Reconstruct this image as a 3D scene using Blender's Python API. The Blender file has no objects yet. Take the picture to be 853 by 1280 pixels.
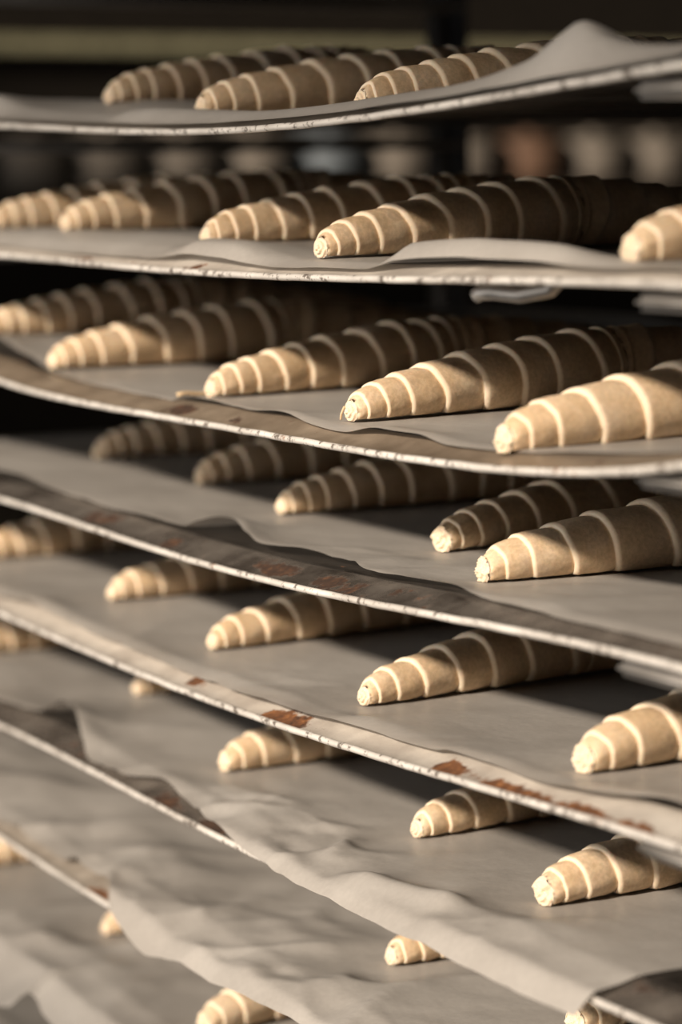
import bpy, bmesh, math, random
import numpy as np
from mathutils import Vector, Matrix, noise

C = bpy.context.scene.collection
SC = bpy.context.scene
PI = math.pi

# ------------------------------------------------------------------ camera
F_PX = 3295.2
YAW, PITCH, ROLL = 1.0754539, 0.1196117, -0.0174776
CAM = Vector((1.1813568, -0.6382519, -0.0390580))
_r = Vector((math.cos(YAW), math.sin(YAW), 0))
_f = Vector((-math.sin(YAW), math.cos(YAW), 0))
_z = Vector((0, 0, 1))
FW = _f * math.cos(PITCH) - _z * math.sin(PITCH)
_u = _f * math.sin(PITCH) + _z * math.cos(PITCH)
RT = _r * math.cos(ROLL) + _u * math.sin(ROLL)
UP = _u * math.cos(ROLL) - _r * math.sin(ROLL)
cam_data = bpy.data.cameras.new('camera')
cam = bpy.data.objects.new('camera', cam_data)
C.objects.link(cam)
cam.matrix_world = Matrix(((RT.x, UP.x, -FW.x, CAM.x), (RT.y, UP.y, -FW.y, CAM.y),
                           (RT.z, UP.z, -FW.z, CAM.z), (0, 0, 0, 1)))
cam_data.sensor_fit = 'VERTICAL'
cam_data.sensor_height = 36.0
cam_data.sensor_width = 24.0
cam_data.lens = F_PX / 1280 * 36.0
cam_data.clip_start = 0.05
cam_data.dof.use_dof = True
cam_data.dof.focus_distance = 1.38
cam_data.dof.aperture_fstop = 4.3
SC.camera = cam

# ------------------------------------------------------------------ world, light, exposure
world = bpy.data.worlds.new('world')
SC.world = world
world.use_nodes = True
bg = world.node_tree.nodes['Background']
bg.inputs[0].default_value = (0.80, 0.88, 1.0, 1)
bg.inputs[1].default_value = 0.07
SC.view_settings.view_transform = 'Standard'
SC.view_settings.look = 'None'
SC.view_settings.exposure = 0.06
SC.view_settings.gamma = 1.0
SC.view_settings.use_curve_mapping = False


def lamp(name, kind, loc, direction, energy, color, **kw):
    d = bpy.data.lights.new(name, kind)
    d.energy = energy
    d.color = color
    for k, v in kw.items():
        setattr(d, k, v)
    o = bpy.data.objects.new(name, d)
    o.location = loc
    o.rotation_euler = Vector(direction).to_track_quat('-Z', 'Y').to_euler()
    C.objects.link(o)
    return o


SUN_DIR = (-0.26, 0.80, -0.445)
lamp('sun', 'SUN', (-0.5, -3, 2), SUN_DIR, 5.6, (1.0, 0.87, 0.73), angle=math.radians(3.6))
# the bakery's big window, away to the front and left
lamp('window_daylight', 'AREA', (-0.9, -2.6, 0.10), (0.25, 1.0, -0.12), 34.0, (1.0, 0.955, 0.91), shape='RECTANGLE', size=2.2, size_y=1.3)

lamp('shelf_fill_light', 'AREA', (-2.2, 2.3, 1.5), (-0.75, -0.2, -0.7), 2.0, (1.0, 0.85, 0.62), shape='DISK', size=0.4)  # added fill light that brightens the far wall and shelf, no real fixture

# ------------------------------------------------------------------ helpers


def tag(o, label=None, cat=None, group=None, kind=None):
    if label: o['label'] = label
    if cat: o['category'] = cat
    if group: o['group'] = group
    if kind: o['kind'] = kind
    return o


def empty(name, loc=(0, 0, 0)):
    o = bpy.data.objects.new(name, None)
    o.empty_display_size = 0.03
    o.location = loc
    C.objects.link(o)
    return o


def mesh_obj(name, me, mat, parent=None, smooth=True):
    if mat and not me.materials:
        me.materials.append(mat)
    if smooth:
        me.polygons.foreach_set('use_smooth', [True] * len(me.polygons))
    o = bpy.data.objects.new(name, me)
    C.objects.link(o)
    if parent: o.parent = parent
    return o


def grid_mesh(name, P, uv=None):
    """P: array (ni, nj, 3) -> quad grid"""
    ni, nj = P.shape[:2]
    idx = np.arange(ni * nj).reshape(ni, nj)
    q = np.stack([idx[:-1, :-1], idx[1:, :-1], idx[1:, 1:], idx[:-1, 1:]], -1).reshape(-1, 4)
    me = bpy.data.meshes.new(name)
    me.from_pydata(P.reshape(-1, 3).tolist(), [], q.tolist())
    me.update()
    return me


def tube_mesh(name, pts, rad, n=10):
    pts = [Vector(p) for p in pts]
    V, Fc = [], []
    for i, p in enumerate(pts):
        a = pts[max(i - 1, 0)]; b = pts[min(i + 1, len(pts) - 1)]
        t = (b - a).normalized()
        s = t.cross(Vector((0, 0, 1)))
        if s.length < 1e-4: s = Vector((1, 0, 0))
        s.normalize(); w = s.cross(t)
        for k in range(n):
            an = 2 * PI * k / n
            V.append(p + (s * math.cos(an) + w * math.sin(an)) * rad)
    m = len(pts)
    for i in range(m - 1):
        for k in range(n):
            Fc.append((i * n + k, i * n + (k + 1) % n, (i + 1) * n + (k + 1) % n, (i + 1) * n + k))
    Fc.append(tuple(range(n - 1, -1, -1)))
    Fc.append(tuple((m - 1) * n + k for k in range(n)))
    me = bpy.data.meshes.new(name)
    me.from_pydata([tuple(v) for v in V], [], Fc)
    me.update()
    return me


def box_mesh(name, lo, hi, bevel=0.0):
    bm = bmesh.new()
    bmesh.ops.create_cube(bm, size=1)
    for v in bm.verts:
        v.co = Vector([lo[i] + (v.co[i] + .5) * (hi[i] - lo[i]) for i in range(3)])
    if bevel:
        bmesh.ops.bevel(bm, geom=bm.edges[:], offset=bevel, segments=2, affect='EDGES')
    me = bpy.data.meshes.new(name)
    bm.to_mesh(me); bm.free()
    return me


def lathe_mesh(name, prof, n=24):
    V, Fc = [], []
    for r, z in prof:
        for k in range(n):
            a = 2 * PI * k / n
            V.append((r * math.cos(a), r * math.sin(a), z))
    for i in range(len(prof) - 1):
        for k in range(n):
            Fc.append((i * n + k, i * n + (k + 1) % n, (i + 1) * n + (k + 1) % n, (i + 1) * n + k))
    Fc.append(tuple(range(n - 1, -1, -1)))
    Fc.append(tuple((len(prof) - 1) * n + k for k in range(n)))
    me = bpy.data.meshes.new(name)
    me.from_pydata(V, [], Fc); me.update()
    return me


# ------------------------------------------------------------------ materials


def new_mat(name):
    m = bpy.data.materials.new(name)
    m.use_nodes = True
    nt = m.node_tree
    b = nt.nodes['Principled BSDF']
    return m, nt, b


def N(nt, t, **kw):
    n = nt.nodes.new(t)
    for k, v in kw.items():
        if k.startswith('i_'):
            key = k[2:]
            n.inputs[int(key) if key.isdigit() else key].default_value = v
        else:
            setattr(n, k, v)
    return n


def ramp(nt, fac, stops):
    n = nt.nodes.new('ShaderNodeValToRGB')
    e = n.color_ramp.elements
    while len(e) < len(stops): e.new(0.5)
    for i, (p, c) in enumerate(stops):
        e[i].position = p
        e[i].color = c if len(c) == 4 else (*c, 1)
    nt.links.new(fac, n.inputs[0])
    return n.outputs[0]


def mixc(nt, fac, a, b, mode='MIX'):
    n = nt.nodes.new('ShaderNodeMix')
    n.data_type = 'RGBA'; n.blend_type = mode
    for s, v in ((n.inputs[0], fac), (n.inputs[6], a), (n.inputs[7], b)):
        if hasattr(v, 'is_linked'): nt.links.new(v, s)
        elif isinstance(v, (int, float)): s.default_value = v
        else: s.default_value = (*v, 1) if len(v) == 3 else v
    return n.outputs[2]


def math_n(nt, op, a, b=0.0):
    n = nt.nodes.new('ShaderNodeMath'); n.operation = op
    for s, v in ((n.inputs[0], a), (n.inputs[1], b)):
        if hasattr(v, 'is_linked'): nt.links.new(v, s)
        else: s.default_value = v
    return n.outputs[0]


def plain(name, col, rough=0.6, metal=0.0, scale=30, amt=0.25):
    m, nt, b = new_mat(name)
    tc = N(nt, 'ShaderNodeTexCoord')
    nz = N(nt, 'ShaderNodeTexNoise', i_Scale=scale, i_Detail=4.0)
    nt.links.new(tc.outputs['Object'], nz.inputs['Vector'])
    c = ramp(nt, nz.outputs[0], [(0.3, tuple(x * (1 - amt) for x in col)), (0.7, tuple(min(1, x * (1 + amt)) for x in col))])
    nt.links.new(c, b.inputs['Base Color'])
    b.inputs['Roughness'].default_value = rough
    b.inputs['Metallic'].default_value = metal
    b.inputs['Specular IOR Level'].default_value = 0.12
    return m


def dough_material():
    m, nt, b = new_mat('raw_dough')
    L = nt.links
    tc = N(nt, 'ShaderNodeTexCoord')
    oi = N(nt, 'ShaderNodeObjectInfo')
    at = N(nt, 'ShaderNodeAttribute', attribute_name='edge')
    add = N(nt, 'ShaderNodeVectorMath', operation='ADD')
    L.new(tc.outputs['Object'], add.inputs[0]); L.new(oi.outputs['Random'], add.inputs[1])
    n1 = N(nt, 'ShaderNodeTexNoise', i_Scale=45.0, i_Detail=5.0, i_Roughness=0.6)
    n2 = N(nt, 'ShaderNodeTexNoise', i_Scale=420.0, i_Detail=3.0, i_Roughness=0.65)
    L.new(add.outputs[0], n1.inputs['Vector']); L.new(add.outputs[0], n2.inputs['Vector'])
    base = ramp(nt, n1.outputs[0], [(0.3, (0.64, 0.45, 0.265)), (0.5, (0.75, 0.55, 0.35)), (0.72, (0.82, 0.64, 0.45))])
    spk = ramp(nt, n2.outputs[0], [(0.40, (0.74, 0.72, 0.70)), (0.60, (1, 1, 1))])
    col = mixc(nt, 0.6, base, spk, 'MULTIPLY')
    col = mixc(nt, math_n(nt, 'MULTIPLY', at.outputs['Fac'], 0.6), col, (0.92, 0.79, 0.62))  # pale step edges: cut dough plus ridge highlights put into the colour
    L.new(col, b.inputs['Base Color'])
    b.inputs['Roughness'].default_value = 0.55
    b.inputs['Specular IOR Level'].default_value = 0.3
    b.inputs['Subsurface Weight'].default_value = 0.18
    b.inputs['Subsurface Radius'].default_value = (0.008, 0.004, 0.002)
    b.inputs['Subsurface Scale'].default_value = 0.5
    bp = N(nt, 'ShaderNodeBump', i_Strength=0.35, i_Distance=0.0012)
    h = math_n(nt, 'ADD', math_n(nt, 'MULTIPLY', n2.outputs[0], 0.5), n1.outputs[0])
    L.new(h, bp.inputs['Height']); L.new(bp.outputs[0], b.inputs['Normal'])
    return m


def paper_material():
    m, nt, b = new_mat('baking_parchment')
    L = nt.links
    tc = N(nt, 'ShaderNodeTexCoord')
    n1 = N(nt, 'ShaderNodeTexNoise', i_Scale=9.0, i_Detail=4.0)
    n2 = N(nt, 'ShaderNodeTexNoise', i_Scale=300.0, i_Detail=3.0)
    L.new(tc.outputs['Object'], n1.inputs['Vector']); L.new(tc.outputs['Object'], n2.inputs['Vector'])
    col = ramp(nt, n1.outputs[0], [(0.3, (0.44, 0.405, 0.365)), (0.7, (0.55, 0.515, 0.47))])
    col = mixc(nt, 0.25, col, ramp(nt, n2.outputs[0], [(0.35, (0.75, 0.75, 0.75)), (0.65, (1, 1, 1))]), 'MULTIPLY')
    L.new(col, b.inputs['Base Color'])
    rr = ramp(nt, n1.outputs[0], [(0.3, (0.36,) * 3), (0.7, (0.5,) * 3)])
    L.new(rr, b.inputs['Roughness'])
    b.inputs['Specular IOR Level'].default_value = 0.5
    n3 = N(nt, 'ShaderNodeTexNoise', i_Scale=60.0, i_Detail=5.0)
    L.new(tc.outputs['Object'], n3.inputs['Vector'])
    bp = N(nt, 'ShaderNodeBump', i_Strength=0.25, i_Distance=0.002)
    L.new(n3.outputs[0], bp.inputs['Height']); L.new(bp.outputs[0], b.inputs['Normal'])
    tr = N(nt, 'ShaderNodeBsdfTranslucent')
    L.new(col, tr.inputs[0])
    mx = N(nt, 'ShaderNodeMixShader', i_0=0.22)
    out = nt.nodes['Material Output']
    L.new(b.outputs[0], mx.inputs[1]); L.new(tr.outputs[0], mx.inputs[2]); L.new(mx.outputs[0], out.inputs[0])
    return m


def steel_material(name, lo, hi, rust_at, rough=(0.28, 0.5), metal=0.85, speck=0.0, spots=False, burnt=False):
    rust_cols = [(0.3, (0.035, 0.014, 0.006)), (0.55, (0.17, 0.065, 0.02)), (0.75, (0.36, 0.15, 0.05))]
    if burnt: rust_cols = [(0.3, (0.022, 0.012, 0.007)), (0.55, (0.06, 0.028, 0.014)), (0.75, (0.17, 0.075, 0.03))]
    m, nt, b = new_mat(name)
    L = nt.links
    tc = N(nt, 'ShaderNodeTexCoord')
    oi = N(nt, 'ShaderNodeObjectInfo')
    add = N(nt, 'ShaderNodeVectorMath', operation='ADD')
    sc = N(nt, 'ShaderNodeVectorMath', operation='SCALE', i_Scale=7.0)
    cmb = N(nt, 'ShaderNodeCombineXYZ')
    for i in range(3): L.new(oi.outputs['Random'], cmb.inputs[i])
    L.new(cmb.outputs[0], sc.inputs[0])
    L.new(tc.outputs['Object'], add.inputs[0]); L.new(sc.outputs[0], add.inputs[1])
    vec = add.outputs[0]
    n1 = N(nt, 'ShaderNodeTexNoise', i_Scale=22.0, i_Detail=6.0, i_Roughness=0.65)
    n2 = N(nt, 'ShaderNodeTexNoise', i_Scale=38.0, i_Detail=5.0, i_Roughness=0.7)
    n3 = N(nt, 'ShaderNodeTexNoise', i_Scale=170.0, i_Detail=4.0, i_Roughness=0.7)
    for n in (n1, n2, n3): L.new(vec, n.inputs['Vector'])
    base = ramp(nt, n1.outputs[0], [(0.3, lo), (0.7, hi)])
    if speck:
        base = mixc(nt, speck, base, ramp(nt, n3.outputs[0], [(0.38, (0.10, 0.07, 0.05)), (0.46, (1, 1, 1))]), 'MULTIPLY')
    rust = ramp(nt, n3.outputs[0], rust_cols)
    mf = n2.outputs[0]
    if spots:   # rust spots mapped on this tray
        ra = N(nt, 'ShaderNodeAttribute', attribute_name='rust')
        mf = math_n(nt, 'ADD', mf, math_n(nt, 'MULTIPLY', ra.outputs['Fac'], 0.30))
    mask = ramp(nt, mf, [(rust_at, (0, 0, 0)), (rust_at + 0.07, (1, 1, 1))])
    col = mixc(nt, mask, base, rust)
    L.new(col, b.inputs['Base Color'])
    L.new(math_n(nt, 'MULTIPLY', math_n(nt, 'SUBTRACT', 1.0, mask), metal), b.inputs['Metallic'])
    rr = ramp(nt, n1.outputs[0], [(0.3, (rough[0],) * 3), (0.7, (rough[1],) * 3)])
    L.new(mixc(nt, mask, rr, (0.9, 0.9, 0.9)), b.inputs['Roughness'])
    bp = N(nt, 'ShaderNodeBump', i_Strength=0.3, i_Distance=0.001)
    L.new(n3.outputs[0], bp.inputs['Height']); L.new(bp.outputs[0], b.inputs['Normal'])
    return m


M_DOUGH = dough_material()
M_PAPER = paper_material()
M_PAN = steel_material('blackened_tray_steel', (0.05, 0.042, 0.036), (0.13, 0.115, 0.10), 0.66)
M_LIP = steel_material('scorched_lip_steel', (0.20, 0.165, 0.13), (0.52, 0.46, 0.39), 0.66, (0.25, 0.45), 0.35, 0, True)
M_LIP_DARK = steel_material('burnt_and_shaded_lip_steel', (0.07, 0.055, 0.045), (0.34, 0.30, 0.26), 0.60, (0.18, 0.36), 0.6, 0, True, True)
M_LIP_PALE = steel_material('pale_lip_steel', (0.42, 0.37, 0.32), (0.72, 0.66, 0.58), 0.68, (0.3, 0.5), 0.3, 0, True)
M_LIP_TAN = steel_material('brown_lip_steel', (0.15, 0.11, 0.075), (0.34, 0.27, 0.20), 0.66, (0.3, 0.5), 0.3, 0, True, True)
M_RIM = steel_material('worn_bright_rim_steel', (0.62, 0.57, 0.51), (0.86, 0.81, 0.74), 0.62, (0.35, 0.55), 0.3, 0.8)
M_RACK = steel_material('rack_steel', (0.30, 0.28, 0.25), (0.46, 0.43, 0.40), 0.68, (0.35, 0.55), 0.6)

# ------------------------------------------------------------------ setting: the room behind the rack
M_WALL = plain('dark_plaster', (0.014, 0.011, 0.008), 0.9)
M_FLOOR = plain('floor_tile', (0.10, 0.085, 0.07), 0.6, scale=6)
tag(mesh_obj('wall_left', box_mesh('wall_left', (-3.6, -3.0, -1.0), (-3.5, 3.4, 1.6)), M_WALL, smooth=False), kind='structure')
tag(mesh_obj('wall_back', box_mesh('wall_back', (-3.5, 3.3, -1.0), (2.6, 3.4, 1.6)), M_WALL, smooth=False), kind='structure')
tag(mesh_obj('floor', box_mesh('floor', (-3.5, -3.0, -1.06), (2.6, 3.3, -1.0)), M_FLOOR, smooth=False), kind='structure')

WT, WS = 1.67, 1.02     # window top and sill, unseen, added to dim the upper and lowest trays
wf = tag(empty('wall_front', (0, -2.9, 0)), kind='structure')
for lo, hi in (((-3.5, -.1, WT), (2.6, 0, 2.4)), ((-3.5, -.1, -1.0), (2.6, 0, WS)), ((-3.5, -.1, WS), (-2.4, 0, WT)), ((1.8, -.1, WS), (2.6, 0, WT))):
    mesh_obj('wall_panel', box_mesh('wall_panel', lo, hi), M_WALL, wf, False)

# ------------------------------------------------------------------ tray surfaces
PITCH_Z = 0.08
RIM = {  # measured sag of each tray's front rim: (x, z) in centimetres
    1: [(-46.2, 1.07), (-30.2, .28), (-19.2, -.14), (-10.5, -.22), (1.0, -.14), (10.4, .15), (18.5, .65), (25.4, .92), (29.7, 1.13)],
    2: [(-47, .59), (-30.2, .19), (-19.7, .07), (-8.9, -.1), (.7, -.04), (8.75, .07), (15.6, .13), (25.3, .29), (29.7, .21)],
    3: [(-47.7, .21), (-35.2, -.44), (-20.2, -.46), (-11.3, -.55), (.4, -.71), (7.3, -.74), (16.5, -.41), (25.2, .27), (29.7, .77)],
    4: [(-48.4, .17), (-32.3, -.19), (-17.9, -.57), (-11.7, -.67), (.15, -.3), (11.6, -.09), (19.7, .23), (29.7, .33)],
    5: [(-49.1, .26), (-33.8, -.18), (-21.1, -.39), (-10, -.45), (-.14, -.23), (10.7, .12), (18.3, .31), (25.1, .58), (29.6, .66)],
    6: [(-49.9, .37), (-37, .31), (-27.5, -.07), (-16.1, -.26), (0, -.2), (15, .1), (29, .4)],
    7: [(-50.6, .41), (-37.6, .2), (-31.1, -.21), (-15, -.3), (0, -.2), (29, .3)],
}
_flat = [(-50, .35), (-30, 0), (-10, -.3), (10, -.1), (29, .4)]
POLY = {}
for k in range(0, 10):
    a = np.array(RIM.get(k, _flat)) / 100
    POLY[k] = np.polyfit(a[:, 0], a[:, 1], 4 if len(a) > 6 else 3)
XL, XR, YB = -0.86, 0.306, 0.61
LIP_H, LIP_W = 0.006, 0.026


def sst(a, b, x):
    t = np.clip((x - a) / (b - a), 0, 1)
    return t * t * (3 - 2 * t)


def zrim(k, X):
    X = np.clip(X, -0.51, 0.30)
    return np.polyval(POLY[k], X) - PITCH_Z * (k - 1) + (0.05 if k == 0 else 0)


def zsurf(k, X, Y):
    X = np.asarray(X, float); Y = np.asarray(Y, float)
    Yc = np.maximum(Y, 0)
    base = -PITCH_Z * (k - 1) + (0.05 if k == 0 else 0)
    z = base + (zrim(k, X) - base) * np.exp(-Yc / 0.35) + LIP_H * sst(0, LIP_W, Yc)
    if k == 2:
        z = z + 0.0095 * sst(0.02, -0.33, X) * sst(0.0, 0.05, Yc)
    if k == 3:
        z = z + 0.012 * sst(-0.46, -0.62, X) * sst(0.0, 0.05, Yc)
    if k == 1:
        z = z + 0.012 * sst(-0.15, -0.36, X) * sst(0.0, 0.08, Yc)
    return z


def ray(px, py):
    return ((px - 426.5) / F_PX) * RT - ((py - 640) / F_PX) * UP + FW


def at(px, py, k, lift=0.0):
    """point of tray k's surface (raised by lift) seen at a pixel of the photograph"""
    d = ray(px, py)
    ts = np.arange(0.75, 2.6, 0.001)
    P = np.array(CAM)[None] + ts[:, None] * np.array(d)[None]
    g = P[:, 2] - (zsurf(k, P[:, 0], P[:, 1]) + lift)
    s = np.where((g[:-1] > 0) & (g[1:] <= 0))[0]
    i = s[0] if len(s) else int(np.argmin(np.abs(g)))
    t = ts[i] + (0.001 * g[i] / (g[i] - g[i + 1]) if len(s) else 0)
    return CAM + d * t


def rel(px, py, Y):
    d = ray(px, py)
    return CAM + d * ((Y - CAM.y) / d.y)


TRAY_NAMES = {0: ('topmost dark steel tray seen from below, above all croissants'),
              1: 'bowed steel tray with pale paper curling up at its right, just under the topmost tray',
              2: 'steel tray with five croissants and a nearly level thin bright rim',
              3: 'steel tray with a sagging speckled bright rim and the sunlit croissants',
              4: 'steel tray with dark scorched front lip and wavy paper flap',
              5: 'steel tray whose lip has orange rust spots by the white paper edge',
              6: 'steel tray almost hidden by paper hanging over its front edge',
              7: 'steel tray second from the bottom whose paper covers half its rim',
              8: 'steel tray near the bottom left corner with curling brownish paper edge',
              9: 'lowest steel tray in the bottom left corner'}


RUST = [  # pixel, tray, reach along and across the lip (m), strength
    (245, 852, 5, .012, .008, 1.3), (362, 903, 5, .020, .009, 1.6), (340, 895, 5, .012, .006, 1.0), (565, 962, 5, .016, .010, 1.2), (640, 987, 5, .06, .007, .75), (770, 1030, 5, .09, .008, .85),
    (215, 680, 4, .016, .007, .95), (345, 712, 4, .020, .007, 1.0), (410, 726, 4, .014, .007, .95), (130, 650, 4, .03, .010, .55), (440, 740, 4, .02, .008, .6),
    (228, 512, 3, .016, .010, 1.0), (290, 525, 3, .016, .008, .9), (380, 545, 3, .02, .008, .7),
    (205, 1000, 6, .02, .010, 1.1), (262, 1035, 6, .016, .010, 1.2), (118, 1115, 7, .014, .010, 1.3), (140, 1130, 7, .012, .010, 1.2),
    (95, 325, 2, .03, .010, 1.1), (160, 331, 2, .02, .008, .9), (235, 338, 2, .02, .010, 1.0), (10, 1222, 8, .05, .02, .9)]


def make_tray(k):
    root = empty('baking_tray', (0, 0, -PITCH_Z * (k - 1)))
    tag(root, TRAY_NAMES[k], 'tray', 'baking trays in the rack')
    xs = np.linspace(XL, XR, 130)

    def sheet(name, ys, mat, thick):
        X, Y = np.meshgrid(xs, ys, indexing='ij')
        Z = zsurf(k, X, Y) + PITCH_Z * (k - 1)
        me = grid_mesh(name, np.stack([X, Y, Z], -1))
        o = mesh_obj(name, me, mat, root)
        s = o.modifiers.new('thickness', 'SOLIDIFY'); s.thickness = thick; s.offset = -1
        return o
    sheet('pan', np.concatenate([np.linspace(0.0275, 0.12, 10), np.linspace(0.15, YB, 12)]), M_PAN, 0.0012)
    xs = np.linspace(XL, XR, 420)
    lip = sheet('front_lip', np.linspace(0.001, 0.0275, 13), {3: M_LIP_TAN, 4: M_LIP_DARK, 6: M_LIP_DARK, 5: M_LIP_PALE, 2: M_LIP_PALE}.get(k, M_LIP), 0.0012)  # sixth tray's dark lip colour stands in for shade beside the paper
    v = np.zeros(len(lip.data.vertices) * 3); lip.data.vertices.foreach_get('co', v); v = v.reshape(-1, 3)
    rust = np.zeros(len(v))
    for px, py, kk, rx, ry, st in RUST:
        if kk == k:
            p = at(px, py, k)
            rust += st * np.exp(-((v[:, 0] - p.x) / rx) ** 2 - ((v[:, 1] - p.y) / ry) ** 2)
    at_ = lip.data.attributes.new('rust', 'FLOAT', 'POINT')
    at_.data.foreach_set('value', rust)
    pts = [(x, 0.0, float(zrim(k, x)) + PITCH_Z * (k - 1) - 0.0006 + 0.0004 * noise.noise((x * 40, k, 0))) for x in np.linspace(XL, XR, 160)]
    mesh_obj('rolled_rim', tube_mesh('rolled_rim', pts, 0.0019), M_RIM, root)
    return root


TRAYS = {k: make_tray(k) for k in range(10)}
q = rel(612, 371, 0.012)
clip = tube_mesh('clip', [(q.x - .012, .012, 0), (q.x - .009, .013, .0015), (q.x, .014, .002), (q.x + .02, .016, .001), (q.x + .04, .02, .004), (q.x + .05, .022, .012)], 0.0036, 12)
o = mesh_obj('clip', clip, M_RACK, TRAYS[2])
o.location.z = q.z - TRAYS[2].location.z

# ------------------------------------------------------------------ the rack
rack = tag(empty('tray_rack', (0.33, 0.0, -1.0)), 'dull steel bakery rack whose rail ends show under the right of the trays', 'rack')


def rack_part(name, me, m=None):
    o = mesh_obj(name, me, m or M_RACK, rack)
    o.location = (-0.33, 0, 1.0)
    return o


for x0 in (0.312, -0.90):
    for y0 in (0.0, 0.58):
        rack_part('upright', box_mesh('upright', (x0, y0, -0.97), (x0 + 0.03, y0 + 0.03, 0.22), 0.003), M_PAN)
for k in range(10):
    z = float(zrim(k, 0.29))
    for side in (0, 1):
        if side == 0: x0, x1 = (0.255 if k != 4 else 0.240), 0.314
        else: x0, x1 = -0.89, -0.83; z = float(zrim(k, -0.6))
        rack_part('support_rail', box_mesh('support_rail', (x0, 0.004, z - 0.0125), (x1, 0.585, z - 0.005), 0.003))
for y0 in (0.0, 0.58):
    rack_part('cross_bar', box_mesh('cross_bar', (-0.90, y0, 0.20), (0.342, y0 + 0.03, 0.225), 0.003), M_PAN)
for x0 in (0.327, -0.885):
    for y0 in (0.015, 0.595):
        o = rack_part('caster', lathe_mesh('caster', [(0.004, -0.012), (0.028, -0.012), (0.03, -0.006), (0.03, 0.006), (0.028, 0.012), (0.004, 0.012)]))
        o.rotation_euler = (PI / 2, 0, 0)
        o.location = (x0 - 0.33, y0, 0.03)

# ------------------------------------------------------------------ baking papers
# front edge of each sheet: photograph pixel + how far the edge is lifted off the tray (m)
EDGE = {
    2: [(-60, 306, .0), (0, 313, .0), (126, 326, .0), (217, 332, .0), (323, 340, .0), (430, 343, .0), (530, 343, .0), (640, 344, .0), (845, 346, .001)],
    3: [(-50, 405, .003), (0, 425, .004), (25, 440, .001), (110, 482, .0), (215, 503, .0), (235, 496, .002), (310, 515, .001), (350, 518, .003), (390, 534, .001),
        (430, 545, .0), (470, 540, .004), (520, 545, .004), (560, 560, .001), (700, 570, .0), (845, 568, .0)],
    4: [(-60, 566, .001), (0, 590, .0), (100, 628, .0), (200, 656, .001), (228, 662, .001), (245, 655, .006), (275, 650, .010), (292, 654, .009), (308, 674, .003),
        (330, 691, .001), (390, 698, .001), (425, 705, .001), (473, 725, .001), (559, 731, .002), (589, 747, .001), (635, 766, .001), (845, 812, .001)],
    5: [(-60, 722, .001), (0, 752, .001), (40, 762, .003), (110, 797, .001), (180, 822, .004), (260, 858, .001), (330, 886, .003), (420, 912, .001), (545, 945, .001),
        (560, 945, .002), (720, 1000, .001), (845, 1015, .001)],
    6: [(-60, 862, .001), (20, 890, .001), (52, 894, .003), (78, 880, .010), (90, 888, .010), (104, 930, .004), (115, 958, .001), (150, 974, .001), (205, 978, .002),
        (235, 1010, .0), None, (280, 1045), (330, 1086), (400, 1121), (480, 1161), (560, 1201), (640, 1240), (718, 1271)],
    7: [(-60, 1008, .001), (0, 1032, .001), (70, 1075, .001), (100, 1085, .006), (135, 1120, .002), None, (150, 1146), (190, 1185), (215, 1187), (240, 1201), (300, 1233),
        (360, 1260), (430, 1291), (600, 1370), (740, 1430)],
    8: [(-60, 1185, .001), (-20, 1215, .004), (10, 1222, .010), (32, 1220, .010), None, (48, 1236), (65, 1262), (90, 1290), (200, 1350), (400, 1465), (700, 1610)],
}
PAPER_LABEL = {
    1: 'pale baking paper curling up to a peak at right, under the topmost tray',
    2: 'greyish baking paper with a raised fold in front of a croissant on the level tray',
    3: 'baking paper under the sunlit croissants on the tray with the sagging bright rim',
    4: 'baking paper with a curled flap at the scorched dark lip',
    5: 'baking paper with a white lit front edge beside orange rust spots',
    6: 'wide baking paper hanging over its tray edge, with a wrinkled fold and a free corner',
    7: 'creased baking paper with drooping edge, under the sheet with the free corner',
    8: 'soft baking paper with curled brownish edge in the bottom left corner',
    9: 'baking paper on the lowest tray, glimpsed at the bottom left edge',
}
DROP = 0.85
CRUMPLES = [(6, 395, 1055, .045, .009, 27.0), (6, 300, 1010, .05, .006, 26.0), (6, 620, 1150, .06, .0035, 22.0), (7, 330, 1150, .09, .008, 16.0), (7, 420, 1220, .07, .006, 20.0),
            (7, 160, 1080, .07, .006, 18.0), (8, 120, 1200, .10, .008, 13.0), (4, 470, 700, .05, .003, 20.0), (5, 330, 850, .06, .003, 18.0)]
# folds of paper: ridge line in photograph pixels and how far behind the rim the ridge runs
FOLDS = {
    1: [(0.020, [(-60, 112), (0, 122), (40, 138), (85, 155), (112, 160), (140, 146), (165, 138), (215, 136), (270, 138), (340, 139),
                 (430, 128), (549, 111), (620, 92), (668, 72), (700, 45), (727, 26), (758, 45), (800, 55), (850, 56)])],
    2: [(0.020, [(486, 336), (503, 314), (519, 303), (560, 300), (640, 301), (690, 305), (740, 320), (800, 338)]),
        (0.016, [(200, 326), (228, 308), (248, 302), (290, 304), (330, 318), (360, 332)]),
        (0.03, [(-5, 300), (25, 291), (55, 290), (85, 302)])],
}


def z_over(k, X, Y):
    """paper resting on the tray, bending down where it hangs over the rim"""
    z = zsurf(k, X, Y) + 0.0006 + 0.0026 * np.exp(-((Y - 0.002) / 0.012) ** 2)
    over = np.maximum(-Y, 0)
    return z - DROP * (over ** 2 / (over + 0.005))


def at_over(px, py, k):
    d = ray(px, py)
    ts = np.arange(0.75, 2.6, 0.0005)
    P = np.array(CAM)[None] + ts[:, None] * np.array(d)[None]
    g = P[:, 2] - z_over(k, P[:, 0], P[:, 1])
    ok = P[:, 1] > -0.06
    s = np.where((np.sign(g[:-1]) != np.sign(g[1:])) & ok[:-1])[0]
    if len(s) == 0:
        g2 = np.where(ok, np.abs(g), 9); i = int(np.argmin(g2))
    else: i = s[0]
    return CAM + d * ts[i]


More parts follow.
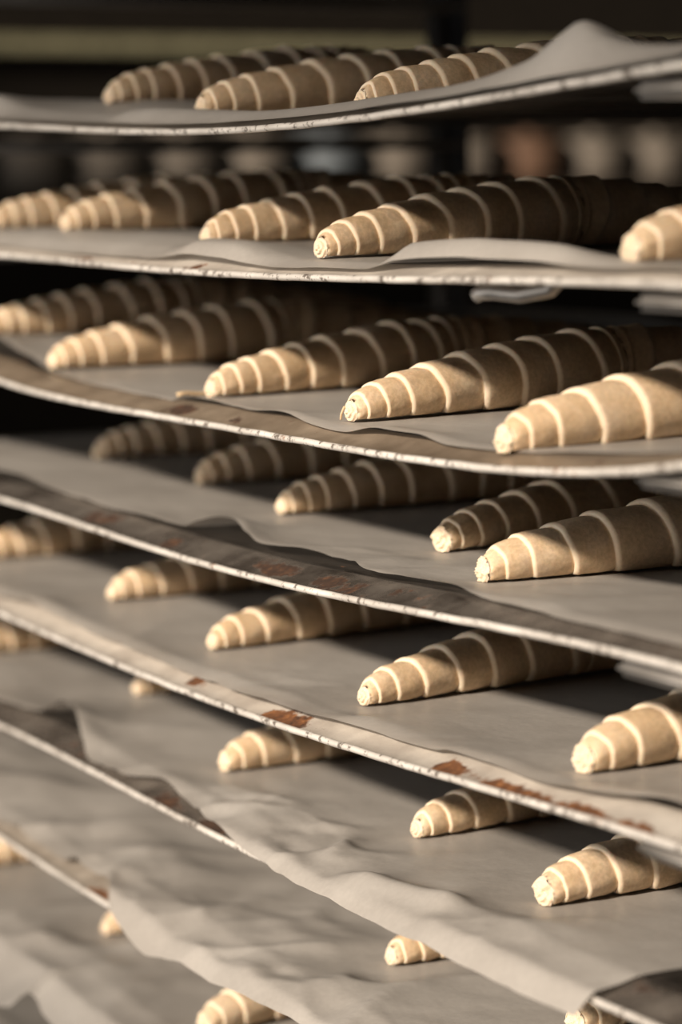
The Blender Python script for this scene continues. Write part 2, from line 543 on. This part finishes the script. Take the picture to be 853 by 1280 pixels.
def resample(pts, n):
    """smooth front-edge curve through (x, y, lift) sorted by x"""
    pts = np.array(pts)
    d = np.r_[0, np.cumsum(np.hypot(np.diff(pts[:, 0]), np.diff(pts[:, 1])))]
    m = len(pts)
    t = np.linspace(0, d[-1], n)
    out = np.zeros((n, 3))
    for c in range(3):
        v = pts[:, c]
        # monotone-ish Hermite
        sl = np.diff(v) / np.maximum(np.diff(d), 1e-9)
        tan = np.zeros(m)
        tan[0], tan[-1] = sl[0], sl[-1]
        for i in range(1, m - 1):
            tan[i] = 0 if sl[i - 1] * sl[i] <= 0 else 2 * sl[i - 1] * sl[i] / (sl[i - 1] + sl[i])
        i = np.clip(np.searchsorted(d, t) - 1, 0, m - 2)
        h = d[i + 1] - d[i]; s = (t - d[i]) / h
        out[:, c] = (2 * s**3 - 3 * s**2 + 1) * v[i] + (s**3 - 2 * s**2 + s) * h * tan[i] + (-2 * s**3 + 3 * s**2) * v[i + 1] + (s**3 - s**2) * h * tan[i + 1]
    return out


def vnoise(P, sc, off):
    return np.array([noise.noise((p[0] * sc, p[1] * sc, off)) for p in P.reshape(-1, 2)]).reshape(P.shape[:2])


def make_paper(k):
    edge = []
    if k == 1:
        edge = [(x, 0.0025, 0.0003) for x in np.linspace(-.83, .28, 12)]
    elif k == 9:
        edge = [(-.83, .01, .001), (-.4, .015, .002), (0, .01, .001), (.28, .012, .001)]
    else:
        over = False
        for e in EDGE[k]:
            if e is None: over = True; continue
            if over:
                p = at_over(e[0], e[1], k); edge.append((p.x, p.y - (0.006 if k > 6 else 0.0), 0.0))
            else:
                p = at(e[0], e[1], k, e[2]); edge.append((p.x, p.y, e[2]))
    if edge[0][0] > -0.80:
        edge.insert(0, (-0.83, max(edge[0][1], 0.008), edge[0][2] * .3))
    if k != 6 and edge[-1][0] < 0.285:
        edge.append((0.288, max(min(edge[-1][1], .02), -.02), edge[-1][2]))
    # keep x increasing enough to stay a sheet
    ed = [edge[0]]
    for e in edge[1:]:
        ed.append((max(e[0], ed[-1][0] + 0.002), e[1], e[2]))
    n = 280
    fe = resample(ed, n)
    s = np.concatenate([np.linspace(0, 0.1, 26), np.linspace(0.112, 0.4, 34), np.linspace(0.43, 1, 16)])
    YE = 0.53
    P = np.zeros((n, len(s), 3))
    back_x = np.linspace(fe[0, 0], fe[-1, 0], n)
    for j, sj in enumerate(s):
        w = sst(0, 0.35, sj)
        X = fe[:, 0] * (1 - w) + back_x * w
        Y = fe[:, 1] + sj * (YE - fe[:, 1])
        dy = Y - fe[:, 1]
        lam = 0.010 + fe[:, 2] * 1.6
        z = z_over(k, X, Y) + fe[:, 2] * np.exp(-(dy / lam) ** 1.6)
        P[:, j, 0], P[:, j, 1], P[:, j, 2] = X, Y, z
    for yr, line in FOLDS.get(k, []):
        R3 = [rel(px, py, yr) for px, py in line]
        hx = np.array([p.x for p in R3])
        hz = np.array([max(0.0, p.z - float(z_over(k, p.x, yr))) for p in R3])
        if k != 1: hz[0] = hz[-1] = 0
        h = resample(np.stack([hx, hz, hz * 0], -1), 400)
        H = np.interp(P[:, :, 0], h[:, 0], h[:, 1], left=(h[0, 1] if k == 1 else 0), right=(h[-1, 1] if k == 1 else 0))
        Yv = P[:, :, 1]
        P[:, :, 2] += H * sst(0.0, yr, Yv) * np.exp(-(np.maximum(Yv - yr, 0) / (0.022 + 0.8 * H)) ** 1.5)
    # gentle buckling of the sheet, flat where the dough weighs it down
    nz = vnoise(P[:, :, :2], 8.0, k * 3.1) + 0.25 * vnoise(P[:, :, :2], 20.0, k * 7.7)
    crease = np.clip(0.35 - np.abs(vnoise(P[:, :, :2], 6.0, 50 + k * 2.3)), 0, 1) / 0.35
    amp = {6: 0.0055, 7: 0.012, 8: 0.012, 4: 0.0035, 5: 0.0040}.get(k, 0.0016)
    front = np.exp(-((P[:, :, 1] - 0.03) / 0.085) ** 2)
    for kk, tx, ty, a, L in LYING:
        if kk == k:
            qx, qy = P[:, :, 0] - tx, P[:, :, 1] - ty
            al = qx * math.sin(a) + qy * math.cos(a); ac = qx * math.cos(a) - qy * math.sin(a)
            dd = np.hypot(al - np.clip(al, 0, L), ac)
            front = front * sst(0.018, 0.05, dd)
    P[:, :, 2] += amp * (np.clip(nz + 0.15, 0, 1) + 0.35 * crease ** 3) * front
    if k in (4, 5, 6, 7, 8):   # crisp little facets where the sheet has been crumpled
        ridg = np.abs(vnoise(P[:, :, :2], 17.0, 90 + k)) + 0.5 * np.abs(vnoise(P[:, :, :2], 41.0, 20 + k))
        P[:, :, 2] += {6: 0.0012, 7: 0.0016, 8: 0.001}.get(k, 0.0008) * ridg * front
    for kk, px, py, rad, hgt, sc in CRUMPLES:
        if kk == k:
            c = at(px, py, k, .002)
            dd = np.hypot(P[:, :, 0] - c.x, P[:, :, 1] - c.y) / rad
            near = dd < 2.2
            n1 = np.zeros(dd.shape)
            for i, j in zip(*np.where(near)):
                x, y = P[i, j, 0], P[i, j, 1]
                n1[i, j] = max(0.0, 0.45 - abs(noise.noise((x * sc, y * sc * .8, px)))) * 1.6 - 0.35 * abs(noise.noise((x * sc * 2.1, y * sc * 2.1, py)))
            P[:, :, 2] += hgt * np.clip(n1, 0, 1) * np.exp(-dd ** 2) * np.maximum(front, .0)
    if k == 6:   # the bulging wrinkle along the rim
        a, b = at(430, 1098, 6, .004), at(562, 1132, 6, .004)
        A = np.array([a.x, a.y]); D = np.array([b.x, b.y]) - A
        q = P[:, :, :2] - A
        u = (q @ D) / (D @ D)
        v = (q[:, :, 0] * -D[1] + q[:, :, 1] * D[0]) / np.linalg.norm(D)
        P[:, :, 2] += 0.006 * sst(-.15, .2, u) * sst(1.12, .95, u) * np.exp(-(v / 0.009) ** 2)
    me = grid_mesh('baking_paper', P)
    o = mesh_obj('baking_paper', me, M_PAPER)
    tag(o, PAPER_LABEL[k], 'baking paper', 'sheets of baking paper on the trays')
    return o



# ------------------------------------------------------------------ croissants


def croissant_meshes(seed, half, R, r0, bands=8, ragged=0.0):
    """spirally rolled baton: axis +y, tip at y=0, resting on z=0; returns (body, coil) meshes"""
    rnd = random.Random(seed)
    w = [0.55, 0.85, 1.2, 1.5, 1.85, 2.05, 2.1, 2.0, 1.7, 1.5][:bands]
    w = [x * rnd.uniform(0.82, 1.18) for x in w]
    S = sum(w); Hc = half - 0.012 * rnd.uniform(.7, 1.3)
    E = np.r_[0, np.cumsum(w)] / S * Hc
    n_i = len(E) - 1
    nphi = 44
    fr = [0.0, 0.0, 0.02, 0.05, 0.10, 0.20, 0.42, 0.64, 0.84, 0.96]
    hp = [-0.85, 0.00, 0.46, 0.78, 0.76, 0.60, 0.34, 0.04, -0.32, -0.66]
    ed = [0.4, 1.0, 1.0, 0.70, 0.18, 0.02, 0, 0, 0.0, 0.10]
    K = len(fr)
    eye = np.r_[np.arange(n_i + 1), n_i + 2.5]
    Ex = np.r_[E, half + 0.01]

    def base(t):
        q = min(max(t / half, 0), 1)
        return (r0 + 0.0016) + (R - r0 - 0.0016) * (1 - (1 - q) ** 1.8) - 0.0030 * math.exp(-t / 0.0050)
    bend = rnd.uniform(-0.004, 0.004); s0 = rnd.uniform(0, 50)
    V, A, Fc = [], [], []

    def half_roll(mirror):
        off = len(V)
        rows = []
        for b in range(-2, n_i + 2):
            for f in range(K): rows.append((b, f))
        nr = len(rows)
        for (b, f) in rows:
            for j in range(nphi):
                phi = 2 * PI * j / nphi - PI / 2
                # helix: the edge climbs towards the tip from the flank to the top
                u = b + fr[f] + (1 - j / nphi)
                wob = 0.05 * noise.noise((u * .9 + s0, math.cos(phi) * 1.2, math.sin(phi) * 1.2 + (9 if mirror else 0)))
                t = float(np.interp(u + wob * (1 if u > 0.3 else 0), eye, Ex)) if u > 0 else 0.0
                t = min(max(t, 0.0), half)
                amp = (0.00085 + 0.00100 * min(t / 0.07, 1)) * float(sst(0.0, 0.010, half - t))
                lump = 0.0011 * noise.noise((t * 38 + s0, math.cos(phi) * .9, math.sin(phi) * .9)) + 0.0004 * noise.noise((t * 140 + s0, math.cos(phi) * 3, math.sin(phi) * 3))
                jag = ragged * (1 + noise.noise((math.cos(phi) * 2.5, math.sin(phi) * 2.5, s0))) * math.exp(-t / 0.004)
                r = base(t) + amp * hp[f] * (0.3 if u <= 0 else 1) + lump + jag
                y = t - (0.0006 if f == 1 else 0)
                y = y - jag * 1.2
                if mirror: y = 2 * half - y
                cz = base(t) * 0.90
                z = cz + r * math.sin(phi)
                if z < 0.0012: z = 0.0012 + (z - 0.0012) * 0.12
                if z < 0: z = 0.0
                x = r * math.cos(phi) * 1.03 + bend * math.sin(min(t / half, 1) * PI / 2) ** 2
                V.append((x, y, z)); A.append(ed[f] * (1 if t < half - 0.004 else 0))
        for i in range(nr - 1):
            for j in range(nphi):
                j2 = j + 1
                if j2 < nphi:
                    a, b_, c, d = i * nphi + j, i * nphi + j2, (i + 1) * nphi + j2, (i + 1) * nphi + j
                else:
                    if i - K < 0: continue
                    a, d = i * nphi + j, (i + 1) * nphi + j
                    b_, c = (i - K) * nphi, (i + 1 - K) * nphi
                q = (off + a, off + b_, off + c, off + d)
                Fc.append(q if mirror else q[::-1])
    half_roll(False); half_roll(True)
    bm = bmesh.new()
    lay = bm.verts.layers.float.new('edge')
    vs = []
    for p, a in zip(V, A):
        v = bm.verts.new(p); v[lay] = a; vs.append(v)
    for q in Fc:
        try: bm.faces.new([vs[i] for i in q])
        except ValueError: pass
    bmesh.ops.remove_doubles(bm, verts=bm.verts[:], dist=0.00008)
    loose = [v for v in bm.verts if not v.link_faces]
    bmesh.ops.delete(bm, geom=loose, context='VERTS')
    bmesh.ops.holes_fill(bm, edges=[e for e in bm.edges if e.is_boundary], sides=0)
    bmesh.ops.recalc_face_normals(bm, faces=bm.faces[:])
    body = bpy.data.meshes.new('dough_roll')
    bm.to_mesh(body); bm.free()

    # coil of dough at the tip: spiral terraces stepping out of the end
    V, A, Fc = [], [], []
    nr_, np_ = 22, 36
    cz = base(0) * 0.90
    for i in range(nr_):
        q = i / (nr_ - 1)
        for j in range(np_):
            phi = 2 * PI * j / np_
            rr = base(0) * (0.06 + (0.94 + ragged * 180) * q)
            turn = (1 - q) * 2.6 + j / np_
            fl = math.floor(turn); f = turn - fl
            step = min(f / 0.18, 1.0)
            out = 0.0014 * (fl + step) + 0.0004 * noise.noise((math.cos(phi) * 2, math.sin(phi) * 2, q * 3 + s0)) + ragged * 3.2 * max(0, noise.noise((math.cos(phi) * 3, math.sin(phi) * 3, s0 + q)))
            z = cz + rr * math.sin(phi)
            V.append((rr * math.cos(phi), 0.0010 - out - ragged * 1.1, max(z, 0.0))); A.append(0.75 + 0.25 * (1 - step))
    for i in range(nr_ - 1):
        for j in range(np_):
            if j == np_ - 1: pass
            Fc.append((i * np_ + j, (i + 1) * np_ + j, (i + 1) * np_ + (j + 1) % np_, i * np_ + (j + 1) % np_))
    Fc.append(tuple(range(np_)))
    coil = bpy.data.meshes.new('coil_end')
    coil.from_pydata(V, [], Fc); coil.update()
    at_ = coil.attributes.new('edge', 'FLOAT', 'POINT')
    at_.data.foreach_set('value', A)
    return body, coil


VARIANTS = [croissant_meshes(3, 0.172, 0.0213, 0.0072, 8), croissant_meshes(8, 0.170, 0.0205, 0.0068, 9),
            croissant_meshes(14, 0.150, 0.0195, 0.0066, 7), croissant_meshes(21, 0.165, 0.0208, 0.0080, 7, 0.0012),
            croissant_meshes(33, 0.160, 0.0212, 0.0078, 6, 0.0008)]
HALF = [0.172, 0.170, 0.150, 0.165, 0.160]
PROTO = []
G = 'shaped raw croissants'


LYING = []   # where dough weighs the paper down


def croissant(v, tip, ang, k, label, scale=1.0):
    """tip: point on the paper under the tip, ang: degrees the axis turns from +y towards +x"""
    if v not in [p[0] for p in PROTO]:
        root = empty('raw_croissant')
        mesh_obj('dough_roll', VARIANTS[v][0], M_DOUGH, root)
        mesh_obj('coil_end', VARIANTS[v][1], M_DOUGH, root)
        PROTO.append((v, root))
    else:
        src = [p[1] for p in PROTO if p[0] == v][0]
        root = src.copy(); C.objects.link(root)
        for ch in list(src.children):
            c = ch.copy(); C.objects.link(c); c.parent = root
    a = math.radians(ang)
    LYING.append((k, tip.x, tip.y, a, 2 * HALF[v] * scale))
    d = Vector((math.sin(a), math.cos(a), 0))
    zs = [float(zsurf(k, tip.x + d.x * s, tip.y + d.y * s)) for s in (0.015, 0.08, 0.16, 0.24)]
    sl = max(-.06, min(.06, (zs[2] - zs[0]) / 0.145))
    z0 = float(zsurf(k, tip.x, tip.y)) + 0.0012
    root.location = (tip.x, tip.y, z0)
    root.rotation_euler = (math.atan(sl), 0, -a)
    root.scale = (scale,) * 3
    tag(root, label, 'croissant', G)
    return root


def cz(px, py, k, *a, **kw):
    return croissant(a[0], at(px, py, k, 0.001), a[1], k, *a[2:], **kw)


def cy(px, py, k, Y, *a, **kw):
    croissant(a[0], rel(px, py, Y), a[1], k, *a[2:], **kw)


# first tray with dough (seen edge-on, from slightly below)
cy(136, 112, 1, .05, 1, -2, 'dim brown croissant at the far left of the highest row, below the topmost tray')
cy(252, 136, 1, .035, 0, 2, 'pale-ridged croissant in the middle of the highest row, behind paper lying flat')
cy(452, 130, 1, .04, 1, 0, 'croissant of the highest row half hidden by rising paper at its right')
# second
cy(-12, 276, 2, .04, 1, 4, 'cropped dim croissant at the left end of the row on the level tray')
cy(82, 289, 2, .04, 0, 0, 'long soft-focus croissant second from left on the level tray')
cy(258, 304, 2, .035, 1, 0, 'croissant on the level tray just left of the one behind the raised paper fold')
cy(402, 326, 2, .03, 0, -8, 'pale-tipped croissant on the level tray lying behind the raised paper fold')
cy(793, 334, 2, .03, 4, 2, 'croissant tip cut by the right edge on the level tray')
# third
cy(-20, 417, 3, .05, 1, 0, 'cropped golden-brown croissant at the left end of the sagging-rim tray')
cz(66, 461, 3, 0, 0, 'soft-focus golden croissant second from left on the sagging-rim tray')
cz(264, 497, 3, 1, -4, 'croissant with a loose strand of dough on the paper at its tip')
cr4 = cz(440, 527, 3, 0, -4, 'sharp croissant with many even ridges and a tiny hair of dough at its tip')
cz(634, 566, 3, 4, 2, 'bright sunlit croissant nearest the right on the sagging-rim tray', scale=1.03)
# fourth
cz(122, 573, 4, 1, 4, 'shadowed brown croissant farthest left above the scorched dark lip')
cz(250, 605, 4, 0, 2, 'shadowed brown croissant second from left above the scorched dark lip')
cz(352, 643, 4, 1, 2, 'slim croissant with white ridges resting behind the curled paper flap')
cz(556, 689, 4, 3, -8, 'dark-sided croissant with a ragged open tip, beside a paler one')
cz(608, 727, 4, 4, 8, 'pale straight croissant with wide bands in front of the ragged-tipped one')
# fifth
cz(-30, 700, 5, 0, 0, 'cropped dim croissant at left on the tray with orange rust spots')
cz(140, 750, 5, 2, 0, 'blurred small croissant in shade, second from left on the rust-spotted tray')
cz(266, 812, 5, 2, -4, 'croissant under the rusty scorched lip, in the middle of its rust-spotted tray')
cz(456, 882, 5, 2, -6, 'croissant alone on wide paper above the orange rust spot', scale=1.02)
cz(733, 965, 5, 4, -4, 'plump round-tipped croissant at right on the rust-spotted tray', scale=1.05)
# sixth
cz(-60, 820, 6, 1, 0, 'blurred orange-brown croissant at the left edge on the tray with overhanging paper')
cz(172, 868, 6, 2, 0, 'croissant tip barely peeping over a paper flap on the tray with overhanging paper')
cz(284, 963, 6, 4, 0, 'short-looking croissant tip on overhanging paper, just under the orange rust spot', scale=.95)
cz(522, 1047, 6, 2, -5, 'croissant tip in the middle of the overhanging paper', scale=1.0)
cz(684, 1130, 6, 3, -2, 'croissant with blunt tip at right on the overhanging paper', scale=1.0)
# seventh
cz(490, 1206, 7, 1, 0, 'croissant tip peeping out under the overhanging paper edge')
cz(722, 1290, 7, 4, -6, 'croissant under the free corner of paper at bottom right')
# eighth
cz(-25, 1083, 8, 0, 0, 'blurred yellowish croissant tip at the left edge below the creased paper')
cz(133, 1168, 8, 1, 0, 'tiny blurred yellow croissant tip under the rusty rim at lower left')
cz(258, 1290, 8, 4, -6, 'croissant at the very bottom under the drooping creased paper')

mesh_obj('dough_wisp', tube_mesh('dough_wisp', [(-.003, .001, .008), (-.0034, -.0025, .0075), (-.0036, -.0042, .004), (-.0036, -.0047, .0008)], 0.0006, 6), M_DOUGH, cr4)

for k in range(1, 10):
    make_paper(k)

# the loose strand of dough lying on the paper in front of a tip
p0, p1 = at(222, 496, 3, .001), at(272, 492, 3, .001)
pts = [p0.lerp(p1, i / 8) + Vector((0, 0, .0012 + .0006 * math.sin(i))) for i in range(9)]
M_STRAND = plain('loose_dough', (0.62, 0.46, 0.28), 0.6)
tag(mesh_obj('dough_strand', tube_mesh('dough_strand', pts, 0.0012, 8), M_STRAND), 'thin loose strand of dough on paper before a croissant tip', 'dough')

# ------------------------------------------------------------------ dim shelf far behind the rack
M_SHELF = plain('dark_shelf_board', (0.05, 0.04, 0.03), 0.7)
M_OLIVE = plain('olive_painted_board', (0.27, 0.25, 0.155), 0.6)
M_TIN = plain('dull_tin', (0.15, 0.128, 0.104), 0.6, 0.0)
M_TINB = plain('bluish_tin', (0.125, 0.14, 0.15), 0.6, 0.0)
M_TINR = plain('brown_crock', (0.12, 0.07, 0.045), 0.6)
sh = tag(empty('wall_shelf', (-3.5, 1.8, -0.02)), 'dark shelf far behind the rack carrying a row of blurred tins', 'shelf')
o = mesh_obj('board', box_mesh('board', (0, -1.6, -0.02), (0.22, 1.6, 0.0), .003), M_SHELF, sh, False)
for y in (-1.2, 0, 1.2):
    mesh_obj('bracket', box_mesh('bracket', (0, y, -0.14), (0.18, y + .02, -0.02), .003), M_SHELF, sh, False)
up = tag(empty('painted_board', (-3.5, 1.8, 0.236)), 'blurred olive yellow board on the wall behind the top of the rack', 'board')
for i in range(4):
    mesh_obj('plank', box_mesh('plank', (0, -1.6 + i * .8, 0), (0.03, -0.806 + i * .8, 0.028), .003), M_OLIVE, up, False)
tins = []
ys = [0.56 + 0.155 * i for i in range(17)]
ORD = ['first', 'second', 'third', 'fourth', 'fifth', 'sixth', 'seventh', 'eighth', 'ninth', 'tenth', 'eleventh', 'twelfth', 'thirteenth', 'fourteenth', 'fifteenth', 'sixteenth', 'seventeenth']
for i, y in enumerate(ys):
    if i in (3, 11): tins.append((y, M_TINR, '%s brown crock among the blurred tins on the far dark shelf' % ('left' if i == 3 else 'right')))
    elif i == 8: tins.append((y, M_TINB, 'blurred bluish tin on the far dark shelf'))
    else: tins.append((y, M_TIN, 'blurred dull tin, %s container from the left on the far dark shelf' % ORD[i]))
tin_me = {}
for i, (y, m, lb) in enumerate(tins):
    t = tag(empty('storage_tin' if m is not M_TINR else 'storage_crock', (-3.37, y, -0.02)), lb, 'tin' if m is not M_TINR else 'crock', 'containers on the far shelf')
    if m.name not in tin_me:
        tin_me[m.name] = (lathe_mesh('can', [(.066, 0), (.07, .003), (.07, .075), (.066, .078)]), lathe_mesh('lid', [(.072, .078), (.072, .088), (.03, .091), (.012, .092), (.012, .1), (.004, .102)]))
    mesh_obj('can', tin_me[m.name][0], m, t)
    mesh_obj('lid', tin_me[m.name][1], m, t)
